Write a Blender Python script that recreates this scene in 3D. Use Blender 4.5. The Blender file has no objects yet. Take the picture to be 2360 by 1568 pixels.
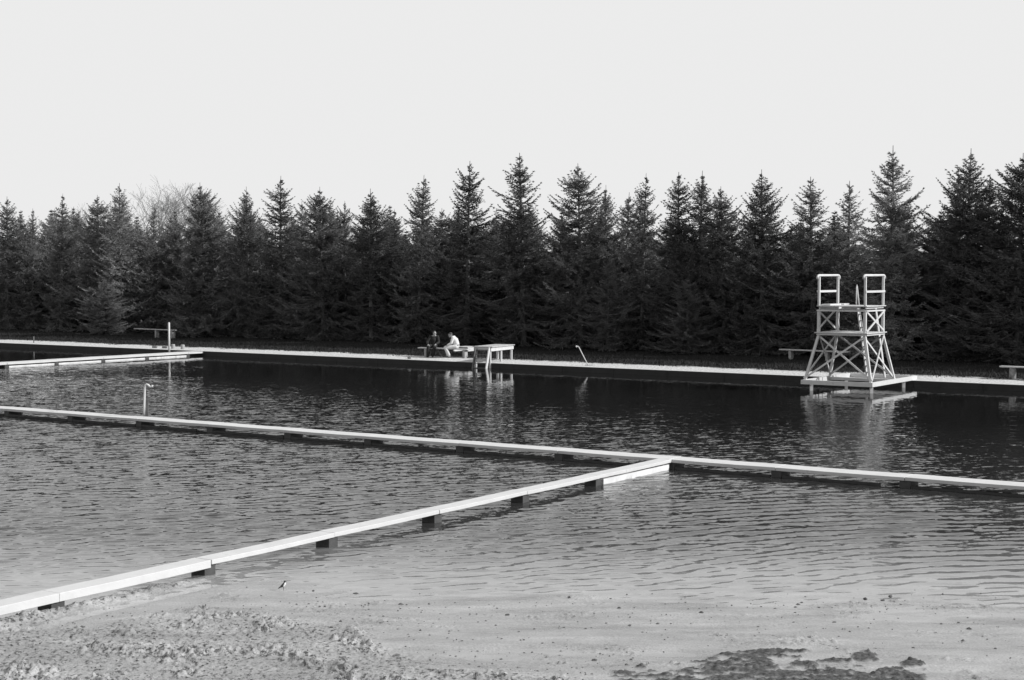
import bpy, math, random
import numpy as np
from mathutils import Vector, Matrix
random.seed(7)
S = bpy.context.scene
COL = S.collection
# ------------------------------------------------------------------ camera
F = 3400.0                      # focal length in photo units (photo is 2360 units wide)
TH = math.atan(149 / F)
H = 4.0
cam_d = bpy.data.cameras.new("Camera"); cam = bpy.data.objects.new("Camera", cam_d); COL.objects.link(cam)
cam_d.sensor_width = 36; cam_d.lens = 36 * F / 2360
cam_d.clip_start = .1; cam_d.clip_end = 3000
cam.location = (0, 0, H); cam.rotation_euler = (math.pi / 2 - TH, 0, 0)
S.camera = cam
# ------------------------------------------------------------------ sky, sun, exposure
SUN_EL = math.radians(33)
SUN_DIR = Vector((math.cos(SUN_EL) * 0.983, math.cos(SUN_EL) * -0.185, math.sin(SUN_EL)))
w = bpy.data.worlds.new("World"); S.world = w; w.use_nodes = True
nt = w.node_tree; nt.nodes.clear()
sky = nt.nodes.new('ShaderNodeTexSky'); sky.sky_type = 'NISHITA'; sky.sun_disc = False
sky.sun_elevation = SUN_EL
sky.sun_rotation = math.atan2(SUN_DIR.x, SUN_DIR.y)
sky.air_density = 1.0; sky.dust_density = 1.5; sky.ozone_density = 1.0
sep = nt.nodes.new('ShaderNodeSeparateColor')
nt.links.new(sky.outputs[0], sep.inputs[0])
pw = nt.nodes.new('ShaderNodeMath'); pw.operation = 'POWER'; pw.inputs[1].default_value = 1.6
nt.links.new(sep.outputs['Red'], pw.inputs[0])
mu = nt.nodes.new('ShaderNodeMath'); mu.operation = 'MULTIPLY'; mu.inputs[1].default_value = 5.0
nt.links.new(pw.outputs[0], mu.inputs[0])
mn = nt.nodes.new('ShaderNodeMath'); mn.operation = 'SMOOTH_MIN'; mn.inputs[1].default_value = 8.35; mn.inputs[2].default_value = 1.0     # film shoulder
nt.links.new(mu.outputs[0], mn.inputs[0])
cc = nt.nodes.new('ShaderNodeCombineColor')
for i in range(3): nt.links.new(mn.outputs[0], cc.inputs[i])
bg = nt.nodes.new('ShaderNodeBackground'); bg.inputs[1].default_value = .10
out = nt.nodes.new('ShaderNodeOutputWorld')
nt.links.new(cc.outputs[0], bg.inputs[0]); nt.links.new(bg.outputs[0], out.inputs[0])
sd = bpy.data.lights.new("Sun", 'SUN'); sd.energy = 5.0; sd.angle = math.radians(.5); sd.color = (1, 1, 1)
so = bpy.data.objects.new("Sun", sd); COL.objects.link(so)
so.rotation_euler = SUN_DIR.to_track_quat('Z', 'Y').to_euler(); so.location = (30, 0, 30)
S.view_settings.view_transform = 'Standard'; S.view_settings.look = 'None'
S.view_settings.exposure = 0.0; S.view_settings.gamma = 1
S.cycles.max_bounces = 6; S.cycles.transparent_max_bounces = 12
S.cycles.diffuse_bounces = 3; S.cycles.glossy_bounces = 4
S.cycles.caustics_reflective = False; S.cycles.caustics_refractive = False

# ------------------------------------------------------------------ geometry of the place
_c, _s = math.cos(TH), math.sin(TH)
def ray(px, py):
    x = px - 1180; k = -(py - 784)
    return Vector((x, F * _c + k * _s, k * _c - F * _s))
def at(px, py, z):              # where the sight line through a photo point meets height z
    r = ray(px, py); return Vector((0, 0, H)) + r * ((z - H) / r.z)
def wpix(X, Y, Z):              # numpy world -> photo units, to lay out the mud
    dx, dy, dz = X, Y, Z - H
    f = dy * _c - dz * _s; k = dy * _s + dz * _c
    return 1180 + F * dx / f, 784 - F * k / f
UA = Vector((.8367, -.5476, 0)); VA = Vector((.5476, .8367, 0))     # along / across the long walkway
E0 = at(0, 791, .2); E1 = at(2360, 889, .2)
US = (E1 - E0).normalized(); VS = Vector((-US.y, US.x, 0))          # along / away from the far pool edge
def sh(a, b, z=0):
    p = E0 + US * a + VS * b; return Vector((p.x, p.y, z))
def shore_hit(px, b):           # point on the line b metres behind the edge seen at px
    r = ray(px, 635); r = Vector((r.x, r.y, 0))
    n = VS; t = (E0.xy.dot(n.xy) + b) / r.xy.dot(n.xy)
    return Vector((r.x * t, r.y * t, 0))

# ------------------------------------------------------------------ materials
def mat(name, base=.5, rough=.7, noise=0, nscale=5, bump=0, bscale=20, spec=.5, coord='Object', var=0, stretch=(1, 1, 1), blot=None):
    m = bpy.data.materials.new(name); m.use_nodes = True
    t = m.node_tree; b = t.nodes['Principled BSDF']
    b.inputs['Base Color'].default_value = (base, base, base, 1); b.inputs['Roughness'].default_value = rough
    b.inputs['Specular IOR Level'].default_value = spec
    tc = t.nodes.new('ShaderNodeTexCoord'); mp = t.nodes.new('ShaderNodeMapping')
    mp.inputs['Scale'].default_value = stretch
    t.links.new(tc.outputs[coord], mp.inputs[0])
    if noise:
        n = t.nodes.new('ShaderNodeTexNoise'); n.inputs['Scale'].default_value = nscale; n.inputs['Detail'].default_value = 6
        n.inputs['Roughness'].default_value = .65
        t.links.new(mp.outputs[0], n.inputs['Vector'])
        r = t.nodes.new('ShaderNodeMapRange'); r.inputs[1].default_value = .3; r.inputs[2].default_value = .7
        r.inputs[3].default_value = base * (1 - noise); r.inputs[4].default_value = min(1, base * (1 + noise))
        t.links.new(n.outputs['Fac'], r.inputs[0])
        src = r.outputs[0]
        if var:
            oi = t.nodes.new('ShaderNodeObjectInfo'); r2 = t.nodes.new('ShaderNodeMapRange')
            r2.inputs[3].default_value = 1 - var; r2.inputs[4].default_value = 1 + var
            t.links.new(oi.outputs['Random'], r2.inputs[0])
            mm = t.nodes.new('ShaderNodeMath'); mm.operation = 'MULTIPLY'
            t.links.new(src, mm.inputs[0]); t.links.new(r2.outputs[0], mm.inputs[1]); src = mm.outputs[0]
        if blot:                # darker stains of their own shape: (scale, threshold, factor)
            n3 = t.nodes.new('ShaderNodeTexNoise'); n3.inputs['Scale'].default_value = blot[0]; n3.inputs['Detail'].default_value = 8
            t.links.new(tc.outputs[coord], n3.inputs['Vector'])
            r3 = t.nodes.new('ShaderNodeMapRange'); r3.inputs[1].default_value = blot[1]; r3.inputs[2].default_value = blot[1] + .08
            r3.inputs[3].default_value = 1; r3.inputs[4].default_value = blot[2]
            t.links.new(n3.outputs['Fac'], r3.inputs[0])
            m3 = t.nodes.new('ShaderNodeMath'); m3.operation = 'MULTIPLY'
            t.links.new(src, m3.inputs[0]); t.links.new(r3.outputs[0], m3.inputs[1]); src = m3.outputs[0]
        t.links.new(src, b.inputs['Base Color'])
    if bump:
        n2 = t.nodes.new('ShaderNodeTexNoise'); n2.inputs['Scale'].default_value = bscale; n2.inputs['Detail'].default_value = 5
        t.links.new(mp.outputs[0], n2.inputs['Vector'])
        bp = t.nodes.new('ShaderNodeBump'); bp.inputs['Strength'].default_value = 1; bp.inputs['Distance'].default_value = bump
        t.links.new(n2.outputs['Fac'], bp.inputs['Height']); t.links.new(bp.outputs[0], b.inputs['Normal'])
    return m
M = {}
M['deck'] = mat('pale_concrete', .52, .8, .07, 3, .003, 40, .3, blot=(6, .66, .8))
M['pile'] = mat('wet_timber', .045, .7, .4, 8, .004, 30)
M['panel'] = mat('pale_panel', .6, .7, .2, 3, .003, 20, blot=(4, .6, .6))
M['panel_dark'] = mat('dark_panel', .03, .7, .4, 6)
M['white'] = mat('white_paint', .55, .55, .08, 4, .001, 60, blot=(9, .64, .75))
M['timber'] = mat('weathered_timber', .42, .8, .25, 6, .002, 40, stretch=(1, 1, 1))
M['darktimber'] = mat('old_timber', .12, .8, .3, 6)
M['log'] = mat('bark_log', .2, .9, .4, 12, .006, 30)
M['bark'] = mat('spruce_bark', .13, .9, .35, 9, .01, 20)
M['twig'] = mat('bare_twig', .22, .9, .2, 5)
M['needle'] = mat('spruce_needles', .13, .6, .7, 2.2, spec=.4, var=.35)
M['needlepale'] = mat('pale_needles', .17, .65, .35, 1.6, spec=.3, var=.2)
def leafy(m):
    t = m.node_tree; b = t.nodes['Principled BSDF']; tr = t.nodes.new('ShaderNodeBsdfTranslucent'); mx = t.nodes.new('ShaderNodeMixShader'); mx.inputs[0].default_value = .3
    t.links.new(b.inputs['Base Color'].links[0].from_socket, tr.inputs['Color']); t.links.new(b.outputs[0], mx.inputs[1]); t.links.new(tr.outputs[0], mx.inputs[2])
    t.links.new(mx.outputs[0], t.nodes['Material Output'].inputs['Surface']); return m
leafy(M['needle']); leafy(M['needlepale'])
M['skin'] = mat('skin', .30, .6, .05, 20)
M['hair'] = mat('hair', .03, .7, .3, 60)
M['shirt'] = mat('white_shirt', .62, .85, .05, 8, .004, 12)
M['trouser'] = mat('pale_trousers', .52, .85, .08, 8, .004, 12)
M['darkcloth'] = mat('dark_cloth', .009, .85, .2, 8, .004, 12)
M['shoe'] = mat('shoe_leather', .1, .5, .1, 20)
M['metal'] = mat('galvanised_pipe', .45, .45, .15, 20)
M['concrete'] = mat('grey_concrete', .3, .9, .25, 8, .004, 30)
M['eye'] = mat('eye', .02, .2)

# ------------------------------------------------------------------ mesh helpers
class MB:
    def __init__(s): s.v = []; s.f = []
    def box(s, c, sz, ax=None):
        """c centre, sz full sizes, ax three axes"""
        X, Y, Z = ax or (Vector((1, 0, 0)), Vector((0, 1, 0)), Vector((0, 0, 1)))
        n = len(s.v); c = Vector(c)
        for k in (-1, 1):
            for j in (-1, 1):
                for i in (-1, 1):
                    s.v.append(c + X * (i * sz[0] / 2) + Y * (j * sz[1] / 2) + Z * (k * sz[2] / 2))
        for q in ((0, 2, 3, 1), (4, 5, 7, 6), (0, 1, 5, 4), (2, 6, 7, 3), (0, 4, 6, 2), (1, 3, 7, 5)):
            s.f.append([n + i for i in q])
        return s
    def beam(s, a, b, wd, ht, up=(0, 0, 1)):
        a = Vector(a); b = Vector(b); Y = (b - a); L = Y.length; Y.normalize(); up = Vector(up)
        X = Y.cross(up)
        if X.length < 1e-4: X = Vector((1, 0, 0))
        X.normalize(); Z = X.cross(Y)
        return s.box((a + b) / 2, (wd, L, ht), (X, Y, Z))
    def tube(s, pts, rad, n=10, cap=True):
        pts = [Vector(p) for p in pts]; base = len(s.v)
        if not hasattr(rad, '__len__'): rad = [rad] * len(pts)
        ref = Vector((.3, .9, .1)).normalized()
        for i, p in enumerate(pts):
            d = (pts[min(i + 1, len(pts) - 1)] - pts[max(i - 1, 0)]).normalized()
            X = d.cross(ref)
            if X.length < .05: X = d.cross(Vector((1, 0, 0)))
            X.normalize(); Y = d.cross(X)
            for k in range(n):
                a = 2 * math.pi * k / n
                s.v.append(p + (X * math.cos(a) + Y * math.sin(a)) * rad[i])
        for i in range(len(pts) - 1):
            for k in range(n):
                a = base + i * n + k; b = base + i * n + (k + 1) % n
                s.f.append([a, a + n, b + n, b])
        if cap:
            s.f.append([base + k for k in range(n)])
            e = base + (len(pts) - 1) * n
            s.f.append([e + k for k in reversed(range(n))])
        return s
    def ball(s, c, r, n=12, m=8, ax=None):
        c = Vector(c); r = Vector(r if hasattr(r, '__len__') else (r, r, r)); b = len(s.v)
        X, Y, Z = ax or (Vector((1, 0, 0)), Vector((0, 1, 0)), Vector((0, 0, 1)))
        for i in range(m + 1):
            t = math.pi * i / m
            for k in range(n):
                a = 2 * math.pi * k / n
                s.v.append(c + X * (r.x * math.sin(t) * math.cos(a)) + Y * (r.y * math.sin(t) * math.sin(a)) + Z * (r.z * math.cos(t)))
        for i in range(m):
            for k in range(n):
                p = b + i * n + k; q = b + i * n + (k + 1) % n
                s.f.append([p, p + n, q + n, q])
        return s
    def build(s, name, m, parent=None, origin=None, smooth=False, bevel=0):
        o_ = Vector(origin) if origin is not None else Vector((0, 0, 0))
        me = bpy.data.meshes.new(name); me.from_pydata([tuple(v - o_) for v in s.v], [], s.f); me.update()
        ob = bpy.data.objects.new(name, me); COL.objects.link(ob)
        if m: me.materials.append(m)
        ob.location = o_
        if smooth:
            for p in me.polygons: p.use_smooth = True
        if bevel:
            bv = ob.modifiers.new('Bevel', 'BEVEL'); bv.width = bevel; bv.segments = 2
        if parent is not None:
            ob.parent = parent; ob.location = o_ - parent.location
        return ob
def tag(o, label=None, cat=None, group=None, kind=None):
    if label: o['label'] = label
    if cat: o['category'] = cat
    if group: o['group'] = group
    if kind: o['kind'] = kind
    return o
def thing(name, loc, label, cat, group=None):
    o = bpy.data.objects.new(name, None); COL.objects.link(o); o.location = loc; o.empty_display_size = .2
    return tag(o, label, cat, group)

# ------------------------------------------------------------------ numpy noise
def perlin(x, y, seed=0):
    rs = np.random.RandomState(seed); perm = rs.permutation(256); perm = np.concatenate([perm, perm]); ang = rs.rand(256) * 2 * np.pi
    xi = np.floor(x).astype(int); yi = np.floor(y).astype(int); xf = x - xi; yf = y - yi
    def g(i, j, dx, dy):
        h = ang[perm[(perm[i & 255] + j) & 255]]; return np.cos(h) * dx + np.sin(h) * dy
    f = lambda t: t * t * t * (t * (t * 6 - 15) + 10)
    u_, v_ = f(xf), f(yf)
    a = g(xi, yi, xf, yf); b = g(xi + 1, yi, xf - 1, yf); c = g(xi, yi + 1, xf, yf - 1); d = g(xi + 1, yi + 1, xf - 1, yf - 1)
    return (a + (b - a) * u_) + ((c + (d - c) * u_) - (a + (b - a) * u_)) * v_
def fbm(x, y, o=4, seed=0, gain=.5):
    r = 0; a = 1
    for i in range(o):
        r = r + a * perlin(x * 2 ** i, y * 2 ** i, seed + i); a *= gain
    return r
def sstep(a, b, x):
    t = np.clip((x - a) / (b - a), 0, 1); return t * t * (3 - 2 * t)
def grid_mesh(name, xs, ys, zf, m, attr=None):
    X, Y = np.meshgrid(xs, ys); Z, A = zf(X, Y)
    nx, ny = len(xs), len(ys)
    co = np.stack([X.ravel(), Y.ravel(), Z.ravel()], 1).astype(np.float32)
    i = np.arange(nx * ny).reshape(ny, nx)
    q = np.stack([i[:-1, :-1], i[:-1, 1:], i[1:, 1:], i[1:, :-1]], -1).reshape(-1, 4)
    me = bpy.data.meshes.new(name); me.vertices.add(len(co)); me.vertices.foreach_set('co', co.ravel())
    me.loops.add(q.size); me.loops.foreach_set('vertex_index', q.ravel().astype(np.int32))
    me.polygons.add(len(q)); me.polygons.foreach_set('loop_start', np.arange(0, q.size, 4, dtype=np.int32))
    me.polygons.foreach_set('use_smooth', np.ones(len(q), bool))
    for k_, v_ in (A or {}).items():
        at_ = me.attributes.new(k_, 'FLOAT', 'POINT'); at_.data.foreach_set('value', np.asarray(v_, dtype=np.float32).ravel())
    me.update(); me.validate()
    o = bpy.data.objects.new(name, me); COL.objects.link(o); me.materials.append(m); return o

# ------------------------------------------------------------------ near ground: mud bank, pool bed
# walkway B (runs away from the camera), needed by the mud
ZT = .205
JB = at(1520, 1056, ZT)                                  # where B meets A
B_W = .31
B0 = at(0, 1381, ZT)
DB = (JB - B0); DB.z = 0; DB.normalize(); NB = Vector((DB.y, -DB.x, 0))        # NB to the right of B
B_RIGHT = B0 + NB * B_W
def bside(X, Y):                # metres right of B's right edge
    return (X - B_RIGHT.x) * NB.x + (Y - B_RIGHT.y) * NB.y
M['mud'] = mm = bpy.data.materials.new('wet_mud'); mm.use_nodes = True
def mud_nodes():
    t = mm.node_tree; b = t.nodes['Principled BSDF']; N = t.nodes.new; L = t.links.new
    tc = N('ShaderNodeTexCoord')
    n = N('ShaderNodeTexNoise'); n.inputs['Scale'].default_value = 1.6; n.inputs['Detail'].default_value = 9; n.inputs['Roughness'].default_value = .6
    mp = N('ShaderNodeMapping'); mp.inputs['Scale'].default_value = (.45, 1.5, 1); L(tc.outputs['Object'], mp.inputs[0]); L(mp.outputs[0], n.inputs['Vector'])
    r = N('ShaderNodeMapRange'); r.inputs[1].default_value = .3; r.inputs[2].default_value = .7; r.inputs[3].default_value = .20; r.inputs[4].default_value = .39
    L(n.outputs['Fac'], r.inputs[0])
    f = N('ShaderNodeTexNoise'); f.inputs['Scale'].default_value = 45; f.inputs['Detail'].default_value = 4; L(tc.outputs['Object'], f.inputs['Vector'])
    r2 = N('ShaderNodeMapRange'); r2.inputs[1].default_value = .35; r2.inputs[2].default_value = .65; r2.inputs[3].default_value = .82; r2.inputs[4].default_value = 1.12
    L(f.outputs['Fac'], r2.inputs[0])
    mul = N('ShaderNodeMath'); mul.operation = 'MULTIPLY'; L(r.outputs[0], mul.inputs[0]); L(r2.outputs[0], mul.inputs[1])
    at_ = N('ShaderNodeAttribute'); at_.attribute_name = 'sod'
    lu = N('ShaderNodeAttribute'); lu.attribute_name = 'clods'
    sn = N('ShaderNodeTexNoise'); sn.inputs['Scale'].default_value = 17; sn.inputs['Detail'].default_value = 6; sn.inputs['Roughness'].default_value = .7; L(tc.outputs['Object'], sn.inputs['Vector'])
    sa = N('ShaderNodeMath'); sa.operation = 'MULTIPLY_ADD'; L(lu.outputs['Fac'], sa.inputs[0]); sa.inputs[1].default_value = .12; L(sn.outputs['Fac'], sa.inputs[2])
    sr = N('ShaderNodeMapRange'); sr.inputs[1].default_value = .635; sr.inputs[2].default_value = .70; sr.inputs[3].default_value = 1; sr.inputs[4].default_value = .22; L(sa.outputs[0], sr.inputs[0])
    shade_spot = N('ShaderNodeMath'); shade_spot.operation = 'MULTIPLY'; L(mul.outputs[0], shade_spot.inputs[0]); L(sr.outputs[0], shade_spot.inputs[1])  # dark spots in the colour, thickest on clods, stand in for their shadows
    sodc = N('ShaderNodeMapRange'); sodc.inputs[1].default_value = .38; sodc.inputs[2].default_value = .66; sodc.inputs[3].default_value = .018; sodc.inputs[4].default_value = .11; L(sn.outputs['Fac'], sodc.inputs[0])
    mx = N('ShaderNodeMix'); mx.data_type = 'FLOAT'; L(at_.outputs['Fac'], mx.inputs[0]); L(shade_spot.outputs[0], mx.inputs[2]); L(sodc.outputs[0], mx.inputs[3])
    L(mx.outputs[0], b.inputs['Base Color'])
    rr = N('ShaderNodeMapRange'); rr.inputs[1].default_value = .4; rr.inputs[2].default_value = .62; rr.inputs[3].default_value = .25; rr.inputs[4].default_value = .6
    L(n.outputs['Fac'], rr.inputs[0])
    mr = N('ShaderNodeMath'); mr.operation = 'MAXIMUM'; L(rr.outputs[0], mr.inputs[0]); L(at_.outputs['Fac'], mr.inputs[1]); L(mr.outputs[0], b.inputs['Roughness'])
    bp = N('ShaderNodeBump'); bp.inputs['Distance'].default_value = .006; L(f.outputs['Fac'], bp.inputs['Height']); L(bp.outputs[0], b.inputs['Normal'])
mud_nodes()
SHX = [-60, -9, -6.5, -4.5, -1.6, 0, 1, 3, 5.5, 8, 60]     # shoreline distance by X
SHY = [19, 18.0, 18.6, 19.6, 18.6, 18.4, 18.3, 18.1, 17.7, 17.2, 16.5]
def ell(px, py, cx, cy, rx, ry): return 1 - ((px - cx) / rx) ** 2 - ((py - cy) / ry) ** 2
def mud(X, Y):
    ys = np.interp(X, SHX, SHY); d = ys - Y                 # >0 on land
    z = np.where(d > 0, .010 * d, .055 * d)
    z = np.where(d < -3, -.165 + .14 * (d + 3), z)
    z = np.maximum(z, -1.3)
    px, py = wpix(X, Y, np.zeros_like(X))
    near = (Y < 24) & (Y > 11)
    wob = fbm(X * .35, Y * .8, 4, 3) * .02 + fbm(X * 1.3, Y * 4.5, 4, 13, .6) * .007
    z = z + np.where(near, wob, 0)
    # lumpy trodden mud, lower left
    edge_y = np.interp(px, [0, 150, 350, 600, 760, 900, 1300, 2360], [1415, 1440, 1405, 1400, 1450, 1495, 1530, 1550])
    msk = sstep(-15, 50, py - edge_y + 60 * fbm(X * .9, Y * .9, 2, 11)) * sstep(1560, 900, px + 200 * fbm(X, Y, 2, 5))
    patches = sstep(.02, .32, fbm(X * .7 + 3, Y * 1.1, 3, 21)) * sstep(1345, 1400, py)
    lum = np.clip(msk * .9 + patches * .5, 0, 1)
    c1 = sstep(.10, .45, fbm(X * 7.5, Y * 7.5, 3, 31, .6)) * .045
    c2 = sstep(.0, .4, fbm(X * 15, Y * 15, 3, 41, .65)) * .034
    c3 = np.abs(perlin(X * 27, Y * 27, 51)) * .02
    sparse = sstep(-.05, .3, fbm(X * 1.6, Y * 1.6, 3, 61))
    z = z + np.where(near, lum * (c1 * sparse + c2 * (.35 + .65 * sparse) + c3), 0)
    z = z + np.where(near, msk * .020, 0)
    # shallow puddle in the middle foreground
    pud = sstep(0, .6, ell(px, py, 1230, 1517, 480, 26) + .3 * fbm(X, Y, 2, 9))
    z = z - pud * .03 * near
    # channel and ridges beside walkway B
    bs = bside(X, Y)
    ch = np.exp(-((bs - .42) / .16) ** 2) * sstep(20.5, 19.2, Y) * (X < -2)
    z = z - ch * .06
    rd = np.exp(-((bs - .12) / .14) ** 2) * sstep(19.6, 18.4, Y) * (X < -2)
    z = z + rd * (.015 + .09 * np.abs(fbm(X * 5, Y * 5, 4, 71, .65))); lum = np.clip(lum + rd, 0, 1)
    z = np.where((bs < -.05) & (Y > 11), np.minimum(z, -.20), z)
    # dark turf sods, lower right
    sod_top = np.interp(px, [1330, 1400, 1500, 1600, 1680, 1750, 1800, 1900, 1960, 2050, 2130, 2160], [1600, 1556, 1550, 1537, 1521, 1518, 1535, 1547, 1551, 1556, 1563, 1600])
    nn = fbm(X * 3.5, Y * 3.5, 4, 81)
    sod = sstep(-3, 4, py - sod_top + nn * 34) * sstep(-.34, -.16, fbm(X * 4, Y * 10, 4, 83) + (px - 1750) / 1400) * sstep(1340, 1480, px + 260 * fbm(X * 2, Y * 2, 3, 19)) * sstep(2160, 2120, px)
    for (cx, cy, rx, ry) in ((1775, 1508, 95, 5), (1745, 1519, 70, 5), (1995, 1516, 45, 8), (2003, 1526, 40, 7), (2100, 1537, 34, 9), (1925, 1531, 40, 7)):
        sod = np.maximum(sod, sstep(-.1, .35, ell(px, py, cx, cy, rx, ry) + nn * 1.3))
    sod = sod * near
    z = z + sod * (.012 + .035 * np.abs(fbm(X * 7, Y * 7, 4, 91)) + .018 * perlin(X * 19, Y * 19, 93))
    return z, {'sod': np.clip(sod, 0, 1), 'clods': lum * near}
xs = np.concatenate([[-400, -200, -100, -60, -40, -25, -15, -11], np.arange(-8.5, 8.5, .021), [9, 10, 12, 15, 25, 40, 60, 100, 200, 400]])
ys = np.concatenate([[-200, -60, -20, -5, 0, 4, 8, 11, 12, 13], np.arange(13.6, 21, .028), np.arange(21, 30, .4), [32, 36, 40, 50, 70, 90, 120, 200, 400]])
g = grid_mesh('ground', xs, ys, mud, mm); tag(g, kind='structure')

# ------------------------------------------------------------------ far bank
def bank_mat():
    m = bpy.data.materials.new('bank'); m.use_nodes = True; t = m.node_tree; b = t.nodes['Principled BSDF']; N = t.nodes.new; L = t.links.new
    tc = N('ShaderNodeTexCoord'); sp = N('ShaderNodeSeparateXYZ'); L(tc.outputs['Object'], sp.inputs[0])
    n = N('ShaderNodeTexNoise'); n.inputs['Scale'].default_value = .8; n.inputs['Detail'].default_value = 9; n.inputs['Roughness'].default_value = .7; L(tc.outputs['Object'], n.inputs['Vector'])
    a = N('ShaderNodeMath'); a.operation = 'MULTIPLY_ADD'; a.inputs[1].default_value = 2.4; L(n.outputs['Fac'], a.inputs[0]); L(sp.outputs['Y'], a.inputs[2])
    r = N('ShaderNodeMapRange'); r.inputs[1].default_value = 3.15; r.inputs[2].default_value = 3.75; L(a.outputs[0], r.inputs[0])
    f = N('ShaderNodeTexNoise'); f.inputs['Scale'].default_value = 9; f.inputs['Detail'].default_value = 6; L(tc.outputs['Object'], f.inputs['Vector'])
    s1 = N('ShaderNodeMapRange'); s1.inputs[1].default_value = .3; s1.inputs[2].default_value = .7; s1.inputs[3].default_value = .38; s1.inputs[4].default_value = .62; L(f.outputs['Fac'], s1.inputs[0])
    s2 = N('ShaderNodeMapRange'); s2.inputs[1].default_value = .3; s2.inputs[2].default_value = .7; s2.inputs[3].default_value = .008; s2.inputs[4].default_value = .028; L(f.outputs['Fac'], s2.inputs[0])
    mx = N('ShaderNodeMix'); mx.data_type = 'FLOAT'; L(r.outputs[0], mx.inputs[0]); L(s1.outputs[0], mx.inputs[2]); L(s2.outputs[0], mx.inputs[3])
    L(mx.outputs[0], b.inputs['Base Color']); b.inputs['Roughness'].default_value = .95; b.inputs['Specular IOR Level'].default_value = .1
    bp = N('ShaderNodeBump'); bp.inputs['Distance'].default_value = .06; L(f.outputs['Fac'], bp.inputs['Height']); L(bp.outputs[0], b.inputs['Normal'])
    return m
def bankz(X, Y):
    z = np.interp(Y, [0, .3, 3, 8, 20, 500], [.205, .21, .27, .38, .5, .8]) + .03 * fbm(X * .7, Y * .7, 3, 4) * sstep(.3, 1.5, Y)
    return z, None
bk = grid_mesh('far_bank', np.concatenate([[-300, -120, -60, -40], np.arange(-20, 90, .5), [100, 140, 300]]), np.concatenate([np.arange(.24, 6, .12), np.arange(6, 20, .5), [25, 40, 80, 200, 600]]), bankz, bank_mat())
bk.location = (E0.x, E0.y, 0); bk.rotation_euler = (0, 0, math.atan2(US.y, US.x)); tag(bk, kind='structure')
mb = MB(); L_ = 2.5
k = -60
while k < 110:
    j = random.uniform(-.004, .004)
    mb.box(sh(k + L_ / 2, .13, -.35 + j), (L_ - .01, .26, 1.11), (US, VS, Vector((0, 0, 1)))); k += L_
M['kerbc'] = mat('kerb_concrete', .02, .85, .25, 2.5, .004, 25, blot=(3, .6, .6))
pe = mb.build('pool_edge', M['kerbc'], bevel=.006); tag(pe, kind='structure')
mb = MB(); k = -60
while k < 110:
    mb.box(sh(k + L_ / 2, .13, .214), (L_ - .008, .27, .012), (US, VS, Vector((0, 0, 1)))); k += L_
tag(mb.build('pool_coping', M['deck']), kind='structure')

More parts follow.
